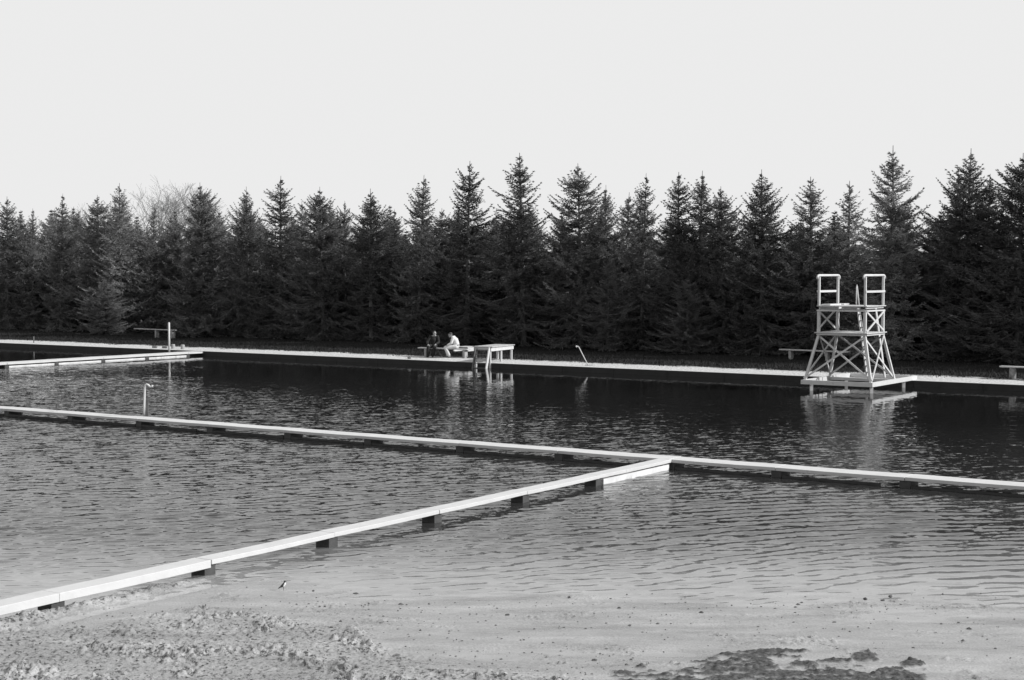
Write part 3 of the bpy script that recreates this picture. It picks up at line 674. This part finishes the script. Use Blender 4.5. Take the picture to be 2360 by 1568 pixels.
# ------------------------------------------------------------------ figures
def fuse(mb, name, m, parent, origin, voxel, smooth_it=4):
    o = mb.build(name, m, parent, origin)
    r = o.modifiers.new('Remesh', 'REMESH'); r.mode = 'VOXEL'; r.voxel_size = voxel; r.use_smooth_shade = True
    s = o.modifiers.new('Smooth', 'SMOOTH'); s.iterations = smooth_it; s.factor = .5
    return o
def caps(mb, a, b, ra, rb, n=12):
    a = Vector(a); b = Vector(b); mb.ball(a, ra, n, 8); mb.ball(b, rb, n, 8); mb.tube([a, b], [ra, rb], n)
def chain(mb, pts, rs):
    for i in range(len(pts) - 1): caps(mb, pts[i], pts[i + 1], rs[i], rs[i + 1])
def person(o3, J, face, label, shirt_m, trouser_m, belt=False):
    """J: joints in metres from o3; face: facing direction of the head"""
    R = lambda q: Vector(q) + o3
    o = thing('person', o3, label, 'person')
    f = Vector(face).normalized(); up = Vector((0, 0, 1)); up = (up - f * up.dot(f)).normalized(); rt = f.cross(up)
    b = MB(); hc = R(J['head'])
    b.ball(hc, (.072, .09, .105), 16, 12, (rt, f, up)); b.ball(hc + f * .035 - up * .055, (.05, .055, .055), 12, 8, (rt, f, up))
    b.ball(hc + f * .095 - up * .01, (.012, .022, .022), 8, 6, (rt, f, up))          # nose
    b.ball(hc + f * .08 + up * .025, (.045, .015, .012), 8, 6, (rt, f, up))           # brow
    b.ball(hc + f * .085 - up * .055, (.024, .010, .008), 8, 6, (rt, f, up))          # mouth
    b.ball(hc + f * .07 - up * .09, (.022, .02, .02), 8, 6, (rt, f, up))              # chin
    for s in (-1, 1): b.ball(hc + rt * .073 * s - f * .005, (.012, .02, .032), 8, 6, (rt, f, up))
    chain(b, [R(J['neck']), hc - up * .05], [.055, .05])
    chain(b, [R(J['hip']), R(J['waist']), R(J['chest']), R(J['neck'])], [.13, .115, .13, .06])
    hands = []
    for s in 'lr':
        chain(b, [R(J['neck']), R(J['sh' + s]), R(J['el' + s]), R(J['wr' + s])], [.06, .055, .04, .026])
        wr = R(J['wr' + s]); hd = (R(J['ha' + s]) - wr).normalized(); side = hd.cross(Vector((0, 0, 1))).normalized(); dn = side.cross(hd)
        if dn.z > 0: dn = -dn
        b.ball(wr + hd * .05, (.04, .05, .018), 10, 6, (side, hd, dn))
        for k, (l1, l2) in enumerate(((.035, .03), (.04, .034), (.037, .032), (.03, .024))):
            q = wr + hd * .09 + side * (.029 - .0195 * k)
            chain(b, [q, q + hd * l1 + dn * .012, q + hd * (l1 + l2 * .5) + dn * (.012 + l2 * .8)], [.010, .009, .008])
        ts = 1 if s == 'l' else -1
        q = wr + hd * .03 + side * .035 * ts
        chain(b, [q, q + side * .022 * ts + hd * .03, q + side * .024 * ts + hd * .055 + dn * .012], [.012, .010, .009])
        chain(b, [R(J['hp' + s]), R(J['kn' + s]), R(J['an' + s])], [.085, .055, .04])
        chain(b, [R(J['an' + s]), R(J['to' + s])], [.04, .03])
    fuse(b, 'body', M['skin'], o, o3, .007, 3)
    for s in (-1, 1):
        e = MB().ball(hc + rt * .03 * s + f * .083 + up * .008, .011, 8, 6).build('eye', M['eye'], o, smooth=True)
    h = MB(); h.ball(hc - f * .018 + up * .022, (.08, .092, .098), 16, 12, (rt, f, up)); h.ball(hc - f * .045 - up * .03, (.07, .055, .06), 12, 8, (rt, f, up))
    fuse(h, 'hair', M['hair'], o, o3, .01, 2)
    t = MB(); g_ = .022
    chain(t, [R(J['waist']) - Vector((0, 0, .05)), R(J['waist']), R(J['chest']), R(J['chest']) * .4 + R(J['neck']) * .6], [.135, .132, .15, .095])
    for s in 'lr':
        chain(t, [R(J['chest']) * .35 + R(J['neck']) * .65, R(J['sh' + s]), R(J['el' + s]), R(J['wr' + s]) * .9 + R(J['el' + s]) * .1], [.08, .078, .06, .042])
    fuse(t, 'shirt', shirt_m, o, o3, .012, 3)
    t = MB()
    chain(t, [R(J['waist']) - Vector((0, 0, .03)), R(J['hip'])], [.128, .145])
    for s in 'lr':
        chain(t, [R(J['hip']), R(J['hp' + s]), R(J['kn' + s]), R(J['an' + s]) + Vector((0, 0, .02))], [.12, .105, .078, .072])
    fuse(t, 'trousers', trouser_m, o, o3, .012, 3)
    for s in 'lr':
        t = MB(); chain(t, [R(J['an' + s]) - Vector((0, 0, .02)), R(J['an' + s]) * .4 + R(J['to' + s]) * .6, R(J['to' + s])], [.048, .045, .036])
        fuse(t, 'shoe', M['shoe'] if belt else M['darkcloth'], o, o3, .012, 2)
    if belt:
        c = R(J['waist']) - Vector((0, 0, .035)); ax = (R(J['chest']) - R(J['hip'])).normalized()
        X = ax.cross(Vector((0, 1, 0))).normalized(); Y = ax.cross(X); q = MB()
        ring = [c + (X * math.cos(a) + Y * math.sin(a)) * .140 for a in [2 * math.pi * k / 24 for k in range(25)]]
        q.tube(ring, .016, 6).build('belt', M['darkcloth'], o, smooth=True)
    return o
bd = (bA1 - bA0).normalized()
# man in white, facing left, elbows on his thighs
sx = (480 + (1470 / 9.077) - 480) ; px_man = (1480 + 1470 / 9.077) / 1.56186
t_ = (px_man - 966.6) / (1080 - 966.6); q = bA0 + (bA1 - bA0) * t_
o3 = Vector((q.x, q.y, .235)) - VS * .02
person(o3, dict(head=(-.235, -.05, 1.05), neck=(-.15, -.02, .955), chest=(-.03, 0, .80), waist=(.045, 0, .61), hip=(.02, 0, .53),
    shl=(-.12, -.19, .93), shr=(-.08, .18, .93), ell=(-.19, -.22, .68), elr=(-.17, .2, .68), wrl=(-.37, -.13, .59), wrr=(-.37, .07, .59), hal=(-.46, -.08, .54), har=(-.46, .03, .54),
    hpl=(0, -.10, .51), hpr=(0, .10, .51), knl=(-.47, -.14, .47), knr=(-.45, .10, .48), anl=(-.28, -.13, .07), anr=(-.36, .12, .07), tol=(-.41, -.15, .035), tor=(-.50, .12, .035)),
    (-.85, -.35, -.35), 'man in white shirt and pale trousers seated on the bench bent forward', M['shirt'], M['trouser'], True)
px_d = (1480 + 725 / 9.077) / 1.56186
t_ = (px_d - 966.6) / (1080 - 966.6); q = bA0 + (bA1 - bA0) * t_
o3 = Vector((q.x, q.y, .235)) - VS * .0
person(o3, dict(head=(.075, -.10, 1.10), neck=(.055, -.05, .97), chest=(.03, -.02, .80), waist=(0, 0, .62), hip=(0, 0, .53),
    shl=(-.12, -.06, .92), shr=(.21, -.04, .93), ell=(-.27, -.14, .68), elr=(.27, -.10, .68), wrl=(-.20, -.36, .58), wrr=(.14, -.34, .60), hal=(-.17, -.45, .54), har=(.10, -.43, .56),
    hpl=(-.10, -.02, .51), hpr=(.10, -.02, .51), knl=(-.20, -.44, .48), knr=(.08, -.45, .48), anl=(-.22, -.42, .07), anr=(0, -.40, .07), tol=(-.25, -.57, .035), tor=(0, -.55, .035)),
    (.25, -.95, -.12), 'man in dark clothes seated on the bench facing the water with hands on his knees', M['darkcloth'], M['darkcloth'])

# ------------------------------------------------------------------ birds
def bird(p, label, s=1.0, dark=False, yaw=0):
    o = thing('bird', p, label, 'bird'); Rm = Matrix.Rotation(yaw, 3, 'Z')
    P = lambda x, y, z: p + Rm @ (Vector((x, y, z)) * s)
    b = MB()
    chain(b, [P(-.022, 0, .052), P(.0, 0, .066), P(.014, 0, .084), P(.018, 0, .102)], [.014 * s, .022 * s, .019 * s, .013 * s])
    b.ball(P(.020, 0, .112), .0135 * s, 12, 8)
    chain(b, [P(-.022, 0, .052), P(-.06, 0, .028)], [.011 * s, .005 * s])
    fuse(b, 'body', M['bird_dark'] if dark else M['bird'], o, p, .0022 * s, 2)
    MB().tube([P(.030, 0, .112), P(.046, 0, .108)], [.004 * s, .001 * s], 6).build('beak', M['eye'], o)
    for k in (-1, 1):
        MB().tube([P(.002, .009 * k, .055), P(.005, .009 * k, .028), P(.0, .009 * k, -.01)], .0018 * s, 6).build('leg', M['eye'], o)
def bird_mat(name, pale):
    m = bpy.data.materials.new(name); m.use_nodes = True; t = m.node_tree; b = t.nodes['Principled BSDF']; N = t.nodes.new; L = t.links.new
    tc = N('ShaderNodeTexCoord'); sp = N('ShaderNodeSeparateXYZ'); L(tc.outputs['Object'], sp.inputs[0])
    a = N('ShaderNodeMath'); a.operation = 'MULTIPLY_ADD'; a.inputs[1].default_value = -.45; L(sp.outputs['Z'], a.inputs[0]); L(sp.outputs['X'], a.inputs[2])
    r = N('ShaderNodeMapRange'); r.inputs[1].default_value = -.028; r.inputs[2].default_value = -.022; r.inputs[3].default_value = .05; r.inputs[4].default_value = pale; L(a.outputs[0], r.inputs[0])
    hd = N('ShaderNodeMapRange'); hd.inputs[1].default_value = .103; hd.inputs[2].default_value = .106; hd.inputs[3].default_value = 1; hd.inputs[4].default_value = .12; L(sp.outputs['Z'], hd.inputs[0])
    mu_ = N('ShaderNodeMath'); mu_.operation = 'MULTIPLY'; L(r.outputs[0], mu_.inputs[0]); L(hd.outputs[0], mu_.inputs[1])
    L(mu_.outputs[0], b.inputs['Base Color']); b.inputs['Roughness'].default_value = .8; return m
M['bird'] = bird_mat('bird_plumage', .7); M['bird_dark'] = mat('bird_dark_plumage', .05, .8, .2, 50)
pb_ = at(653, 1361.5, 0); bird(Vector((pb_.x, pb_.y, 0)), 'small wading bird with a dark back and white breast standing in the shallows', 1.04)
pb_ = at(131, 947.5, ZT); bird(Vector((pb_.x, pb_.y, ZT + .008)), 'small dark bird perched on the far left stretch of the long walkway', 1.5, True, math.radians(100))

# ------------------------------------------------------------------ spruces
def tuft_mesh(name, pos, dr, ln, rs, m):
    """pos, dr (n,3), ln (n): three blades per tuft, fanned about dr"""
    n = len(pos); dr = dr / np.linalg.norm(dr, axis=1)[:, None]
    vs = []
    for k in range(4):
        r = rs.randn(n, 3); side = np.cross(dr, r); side /= np.linalg.norm(side, axis=1)[:, None] + 1e-9
        d = dr + side * rs.uniform(.15, .75, (n, 1)); d /= np.linalg.norm(d, axis=1)[:, None]
        wv = np.cross(d, side); wv *= (.016 + .012 * rs.rand(n, 1))
        L = (ln * rs.uniform(.7, 1.2, n))[:, None]
        vs.append(np.stack([pos - wv, pos + wv, pos + d * L + wv * .25 * rs.randn(n, 1)], 1))
    co = np.concatenate(vs, 0).reshape(-1, 3).astype(np.float32)
    nt_ = len(co) // 3
    me = bpy.data.meshes.new(name); me.vertices.add(len(co)); me.vertices.foreach_set('co', co.ravel())
    me.loops.add(nt_ * 3); me.loops.foreach_set('vertex_index', np.arange(nt_ * 3, dtype=np.int32))
    me.polygons.add(nt_); me.polygons.foreach_set('loop_start', np.arange(0, nt_ * 3, 3, dtype=np.int32))
    me.update(); me.materials.append(m); return me
def spruce(seed, R=2.1, dens=1.0, leader=.9, bare=.3, m=None, gap=.0):
    """10 m tall spruce: returns crown mesh and trunk mesh"""
    rs = np.random.RandomState(seed); Hh = 10.0; P = []; D = []; Ln = []; tk = MB()
    tk.tube([(0, 0, -.3), (0, 0, 1), (rs.uniform(-.04, .04), 0, 4), (0, rs.uniform(-.04, .04), 7), (0, 0, 9.2), (0, 0, 9.95)], [.15, .13, .095, .055, .024, .012], 8)
    z = bare; lean = rs.uniform(-.2, .2, 2)
    wh = []
    while z < Hh - .34:
        f = z / Hh; wh.append(z); z += rs.uniform(.20, .36) * (1 - .2 * f)
    asym = rs.uniform(0, 2 * np.pi)
    for z in wh:
        f = z / Hh; nb = rs.randint(6, 10) if f < .9 else rs.randint(2, 4)
        prof = R * min(1.06, 1.45 * (1 - f) ** .78) * (1 + .16 * math.sin(9 * f + seed)) * min(1, .06 + (1 - f) / .13)
        a0 = rs.uniform(0, 2 * np.pi)
        for b in range(nb):
            if rs.rand() < gap: continue
            az = a0 + 2 * np.pi * b / nb + rs.uniform(-.45, .45)
            L = prof * rs.uniform(.35, 1.12) * (1 + .13 * math.cos(az - asym)); L = max(L, .07)
            if rs.rand() < .08: L *= 1.3
            el = math.radians(np.interp(f, [0, .35, .7, .9, 1], [-10, 2, 20, 36, 50]) + rs.uniform(-18, 18))
            h = np.array([math.cos(az), math.sin(az), 0]); t = np.linspace(0, 1, max(4, int(L / .09)))
            ax = h[None] * (L * math.cos(el) * t)[:, None]
            sag = -.14 * L * np.sin(np.pi * t * .8) * (1 - f) + .20 * L * t ** 3
            bend = rs.uniform(-.18, .18) * L; ax[:, :2] += np.outer(t * t, [-h[1] * bend, h[0] * bend]); z_ = z + rs.uniform(-.1, .1)
            ax[:, 2] = z_ + L * math.sin(el) * t + sag
            if L > .45: tk.tube([tuple(ax[0]), tuple(ax[len(ax) // 2]), tuple(ax[-1])], [.018 * L ** .5 + .004, .010 * L ** .5, .003], 4, cap=False)
            dax = np.gradient(ax, axis=0); dax /= np.linalg.norm(dax, axis=1)[:, None]
            side = np.cross(dax, [0, 0, 1]); side /= np.linalg.norm(side, axis=1)[:, None]
            for i in range(len(t)):
                P.append(ax[i]); D.append(dax[i]); Ln.append(.085)
                if t[i] < .12 and L > .6: continue
                if rs.rand() > dens: continue
                for sg in (-1, 1, -1, 1)[:4 if rs.rand() < .45 else 2]:
                    sl = min(.55, (.10 + .45 * (1 - t[i]) * min(L, 1.4)) * rs.uniform(.4, 1.25))
                    dd = dax[i] * rs.uniform(.5, 1) + side[i] * sg * rs.uniform(.45, .9) + np.array([0, 0, rs.uniform(-.5, .35)])
                    dd /= np.linalg.norm(dd); m_ = max(1, int(sl / .085))
                    for q in range(m_):
                        s_ = (q + .3) * sl / m_
                        P.append(ax[i] + dd * s_ + np.array([0, 0, -.12 * s_ * s_])); D.append(dd + rs.randn(3) * .1); Ln.append(.085 + .03 * rs.rand())
    for zz in np.arange(Hh - leader, Hh, .07):
        P.append(np.array([0, 0, zz])); D.append(np.array([0, 0, 1.])); Ln.append(.035)
    cm = tuft_mesh('crown', np.array(P), np.array(D), np.array(Ln), rs, m or M['needle'])
    me = bpy.data.meshes.new('trunk'); me.from_pydata([tuple(v) for v in tk.v], [], tk.f); me.update(); me.materials.append(M['bark'])
    return cm, me
SPR = [spruce(1, 2.5, .95, gap=.1), spruce(2, 2.1, .9, gap=.08), spruce(3, 2.6, gap=.08), spruce(4, 1.9, .8, 1.3, gap=.16), spruce(5, 2.3, .85, gap=.14)]
SPR_PALE = spruce(6, 1.9, .8, 1.3, m=M['needlepale'], gap=.12)
def recolour(p, m):
    c = p[0].copy(); c.materials.clear(); c.materials.append(m); return (c, p[1])
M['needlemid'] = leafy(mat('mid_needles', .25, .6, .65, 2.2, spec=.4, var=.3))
SPR_MID = [recolour(p_, M['needlemid']) for p_ in SPR]
SPR_BACK = [spruce(8, 2.5, 1, bare=.2), spruce(9, 2.3, 1, bare=.2)]
BACK_MID = [recolour(p_, M['needlemid']) for p_ in SPR_BACK]
print('TRIS', [len(c.polygons) for c, t in SPR])
SPR2 = [spruce(11, 2.2, .9, 1.1, gap=.12), spruce(12, 2.0, .9, gap=.1), spruce(13, 2.7, .95, .7, gap=.1), spruce(14, 1.8, .85, 1.4, gap=.18), spruce(15, 2.4, .9, gap=.12)]
SPR2_MID = [recolour(p_, M['needlemid']) for p_ in SPR2]
def put_tree(proto, p, hgt, wid, label, group=None, name='spruce_tree', rz=None):
    if random.random() < .5:
        for A_, B_ in ((SPR, SPR2), (SPR_MID, SPR2_MID)):
            if proto in A_: proto = B_[A_.index(proto)]; break
    o = thing(name, (p.x, p.y, .42), label, 'tree', group)
    rz = random.uniform(0, 6.28) if rz is None else rz
    s = hgt / 10.0; tl = (random.gauss(0, .022), random.gauss(0, .022)); sx_, sy_ = wid * random.uniform(.9, 1.15), wid * random.uniform(.9, 1.15)
    for nm, me in (('crown', proto[0]), ('trunk', proto[1])):
        c = bpy.data.objects.new(nm, me); COL.objects.link(c); c.parent = o
        c.scale = (sx_, sy_, s); c.rotation_euler = (tl[0], tl[1], rz)
    return o
# front row: photo position of each tip, distance behind the edge, prototype, width, label
FT = [
 (-60, 470, 11, 0, 1, 'spruce cut by the left edge of the photo, only its right branches in view'),
 (15, 452, 10.6, 1, .95, 'full dark spruce closest to the left edge of the photo'),
 (75, 480, 11.5, 3, .8, 'thin spruce squeezed between the two leftmost full spruces'),
 (140, 446, 10.2, 3, 1, 'loose open topped spruce above the short thin post at the far left'),
 (185, 482, 12, 1, .8, 'low spruce tip left of the broad dark spruce near the left side'),
 (230, 448, 10.8, 2, .9, 'broad dark spruce just left of the tallest spruce of the left quarter'),
 (278, 420, 10.4, 1, .95, 'narrow pointed spruce, tallest in the left quarter of the row'),
 (345, 470, 11.6, 3, .8, 'slender spruce in front of the bare broadleaf tree'),
 (472, 420, 10.0, 0, 1.1, 'broad dark spruce rising just right of the bare broadleaf tree'),
 (572, 428, 10.8, 4, .9, 'spruce above the thin pale trunk, right of the broad one by the bare tree'),
 (646, 405, 10.4, 5, 1.05, 'pale sparse spruce with a long bare spiky leader'),
 (695, 462, 11.6, 1, .8, 'low spruce tip to the right of the pale sparse one'),
 (745, 430, 10.2, 0, .95, 'dark spruce with a double rounded top left of the middle'),
 (795, 462, 11.8, 4, .8, 'side tip just right of the double topped dark spruce'),
 (856, 434, 10.6, 4, .95, 'grey green spruce between the double topped one and the antenna like leader'),
 (962, 402, 10.6, 1, .95, 'spruce with an antenna like bare leader above the man in dark clothes'),
 (908, 482, 12.2, 3, .8, 'low spruce filling the dip left of the antenna like leader'),
 (1018, 478, 12, 2, .75, 'low spruce shoulder right of the antenna like leader'),
 (1075, 370, 10.0, 4, 1.05, 'tall open spruce with a visible pale trunk behind the man in white'),
 (1207, 352, 10.4, 0, 1.1, 'tall dark ragged spruce directly behind the start platform'),
 (1145, 500, 12.5, 1, .9, 'low spruce in the gap left of the one behind the start platform'),
 (1340, 374, 10.2, 2, .95, 'tall broad spruce behind the leaning pipe'),
 (1395, 425, 11.4, 1, .8, 'secondary tip leaning on the right of the spruce behind the leaning pipe'),
 (1436, 442, 12.2, 2, .75, 'third lower tip right of the spruce behind the leaning pipe'),
 (1478, 398, 10.6, 5, .8, 'pale feathery narrow spruce right of centre'),
 (1567, 396, 10.4, 0, .9, 'left one of the close pair of tall dark spruces left of the diving tower'),
 (1602, 392, 10.8, 1, .9, 'right one of the close pair of tall dark spruces left of the diving tower'),
 (1672, 428, 10.6, 2, .85, 'lower dark spruce leaning on the close pair'),
 (1757, 390, 10.2, 4, .9, 'spruce with a slender spire above the left end of the long bench'),
 (1876, 404, 10.6, 0, 1, 'blunt topped spruce rising over the left rail of the tower'),
 (1955, 416, 10.9, 3, .95, 'thin open spruce between the two rails of the tower'),
 (2055, 334, 10.0, 1, 1.05, 'tall spired spruce right behind the right rail of the tower'),
 (2190, 388, 11.2, 3, .85, 'left shoulder tip of the tall spruce clump right of the tower'),
 (2226, 340, 10.4, 4, 1.05, 'middle and tallest tip of the clump right of the tower'),
 (2272, 400, 10.9, 1, .85, 'right shoulder tip of the clump right of the tower'),
 (2348, 352, 10.2, 0, 1.1, 'spruce cut by the right edge of the photo, above the log bench'),
 (2440, 380, 10.6, 2, 1, 'spruce beyond the right edge of the photo'),
]
for (px, py, b, k, wd, lab) in FT:
    p = shore_hit(px, b); r = ray(px, py); t = p.y / r.y; hz = H + r.z * t
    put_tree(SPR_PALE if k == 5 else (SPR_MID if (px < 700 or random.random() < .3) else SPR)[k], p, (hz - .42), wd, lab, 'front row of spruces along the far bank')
# young spruces standing forward of the row
for (px, py, b, wd, k, lab) in ((245, 640, 8.6, .62, 2, 'young spruce with pale spreading low branches left of the dark bench'),
                             (432, 572, 8.9, .60, 4, 'young spruce in front of the row, right of the dark bench'),
                             (1588, 640, 8.8, .60, 2, 'young spruce with light tufts left of the tower bench'),
                             (1400, 590, 9.0, .60, 0, 'young spruce standing forward between leaning pipe and pale spruce')):
    p = shore_hit(px, b); r = ray(px, py); t = p.y / r.y; hz = H + r.z * t
    put_tree(SPR_MID[k], p, hz - .42, wd, lab, 'young spruces in front of the row', 'young_spruce')
# rows behind
G_ = 'spruces in the rows behind the front row'
for row, (b, sp_, h0, h1) in enumerate(((13.6, 2.3, 5.6, 6.4), (16.2, 2.4, 5.8, 6.7), (19.2, 2.5, 6.1, 7.0))):
    a = -34 + row * .8
    while a < 84:
        aa = a + random.uniform(-.5, .5); p = sh(aa, b + random.uniform(-.7, .7))
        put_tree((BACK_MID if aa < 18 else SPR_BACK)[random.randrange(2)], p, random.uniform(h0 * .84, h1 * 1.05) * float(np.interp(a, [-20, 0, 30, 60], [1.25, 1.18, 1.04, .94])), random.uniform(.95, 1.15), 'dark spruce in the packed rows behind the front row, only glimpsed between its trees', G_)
        a += sp_
# trees continuing to the right, outside the photo, whose shade falls along the bank
for a in range(60, 84, 3):
    p = sh(a + random.uniform(-.5, .5), 10.6)
    put_tree(SPR[a % 5], p, random.uniform(9, 10.5), 1, 'spruce beyond the right edge of the photo', 'front row of spruces along the far bank')

# bare broadleaf tree behind the left part of the row
def bare_tree():
    rs = random.Random(5); tr = MB(); tw_ = MB()
    def grow(p, d, L, r, lvl):
        q = p + d * L
        m_ = (p + q) / 2 + Vector((rs.uniform(-1, 1), rs.uniform(-1, 1), rs.uniform(-1, 1))) * L * .06
        (tr if lvl < 2 else tw_).tube([p, m_, q], [max(r, .006), max(r * .8, .006), max(r * .62, .006)], 6 if lvl < 3 else 3, cap=False)
        if lvl >= 7: return
        n = 3
        for i in range(n + (1 if lvl == 0 else 0)):
            ax = Vector((rs.uniform(-1, 1), rs.uniform(-1, 1), rs.uniform(-.3, .5)))
            nd = (d + ax * (.75 if lvl else 1.0) + Vector((0, 0, .06))).normalized()
            grow(q if rs.random() < .6 else m_, nd, L * rs.uniform(.66, .86), r * .58, lvl + 1)
    grow(Vector((0, 0, 0)), Vector((0, 0, 1)), 3.2, .17, 0)
    p = shore_hit(362, 23); o = thing('broadleaf_tree', (p.x, p.y, .5), 'bare leafless tree with a rounded crown of fine pale twigs behind the spruces', 'tree')
    for nm, mb_ in (('trunk', tr), ('crown', tw_)):
        zmax = max(v.z for v in tw_.v); k = 10.7 / zmax
        mb_2 = MB(); mb_2.v = [Vector((v.x * k * 1.25, v.y * k * 1.25, v.z * k)) for v in mb_.v]; mb_2.f = mb_.f
        c = mb_2.build(nm, M['twig'] if nm == 'crown' else M['bark']); c.parent = o; c.location = (0, 0, 0)
bare_tree()

# ------------------------------------------------------------------ rough grass on the bank
def grass():
    rs = np.random.RandomState(3); n = 26000
    a = rs.uniform(-12, 78, n); b = 1.9 + rs.gamma(1.6, 1.6, n); b = np.where(b > 12, rs.uniform(3, 12, n), b)
    b = b + .5 * fbm(a * .5, b * 0, 3, 2)
    base = np.array(E0)[None] + a[:, None] * np.array(US)[None] + b[:, None] * np.array(VS)[None]
    base[:, 2] = np.interp(b, [0, .3, 3, 8, 20], [.2, .2, .26, .37, .5])
    h = rs.uniform(.05, .16, n); an = rs.uniform(0, 6.28, n); wv = np.stack([np.cos(an), np.sin(an), 0 * an], 1) * .02
    tip = base + np.stack([rs.randn(n) * .05, rs.randn(n) * .05, h], 1)
    co = np.stack([base - wv, base + wv, tip], 1).reshape(-1, 3).astype(np.float32)
    me = bpy.data.meshes.new('grass'); me.vertices.add(len(co)); me.vertices.foreach_set('co', co.ravel())
    me.loops.add(len(co)); me.loops.foreach_set('vertex_index', np.arange(len(co), dtype=np.int32))
    me.polygons.add(n); me.polygons.foreach_set('loop_start', np.arange(0, len(co), 3, dtype=np.int32)); me.update()
    me.materials.append(mat('dry_grass', .014, .9, .4, 2)); o = bpy.data.objects.new('grass', me); COL.objects.link(o)
    tag(o, 'rough dark grass between the pale strip and the spruces', 'grass', kind='stuff')
grass()

def mud_clods():
    rs = random.Random(8); mb = MB()
    for i in range(900):
        if rs.random() < .6:
            px, py = rs.uniform(0, 1500), rs.uniform(1395, 1566)
            if py < 1400 + max(0, px - 500) * .11: continue
        else: px, py = rs.uniform(560, 2340), rs.triangular(1345, 1530, 1400)
        p = at(px, py, .0)
        if bside(p.x, p.y) < .25: continue
        zz, _ = mud(np.array([[p.x]]), np.array([[p.y]])); r = rs.uniform(.003, .009) * (1 + 1.0 * (rs.random() < .08))
        z = max(float(zz[0, 0]), -.004)
        c = Vector((p.x, p.y, z + r * .3)); n0 = len(mb.v)
        mb.ball(c, (r * rs.uniform(1, 2.2), r * rs.uniform(.8, 1.4), r * rs.uniform(.6, 1)), 6, 4)
        for q in range(n0, len(mb.v)): mb.v[q] = mb.v[q] + Vector((rs.uniform(-1, 1), rs.uniform(-1, 1), rs.uniform(-1, 1))) * r * .3
    o = mb.build('mud_clods', mat('clod_mud', .09, .9, .5, 9)); tag(o, 'crumbs of dark mud and leaf litter scattered over the wet near shore', 'mud clods', kind='stuff')
mud_clods()
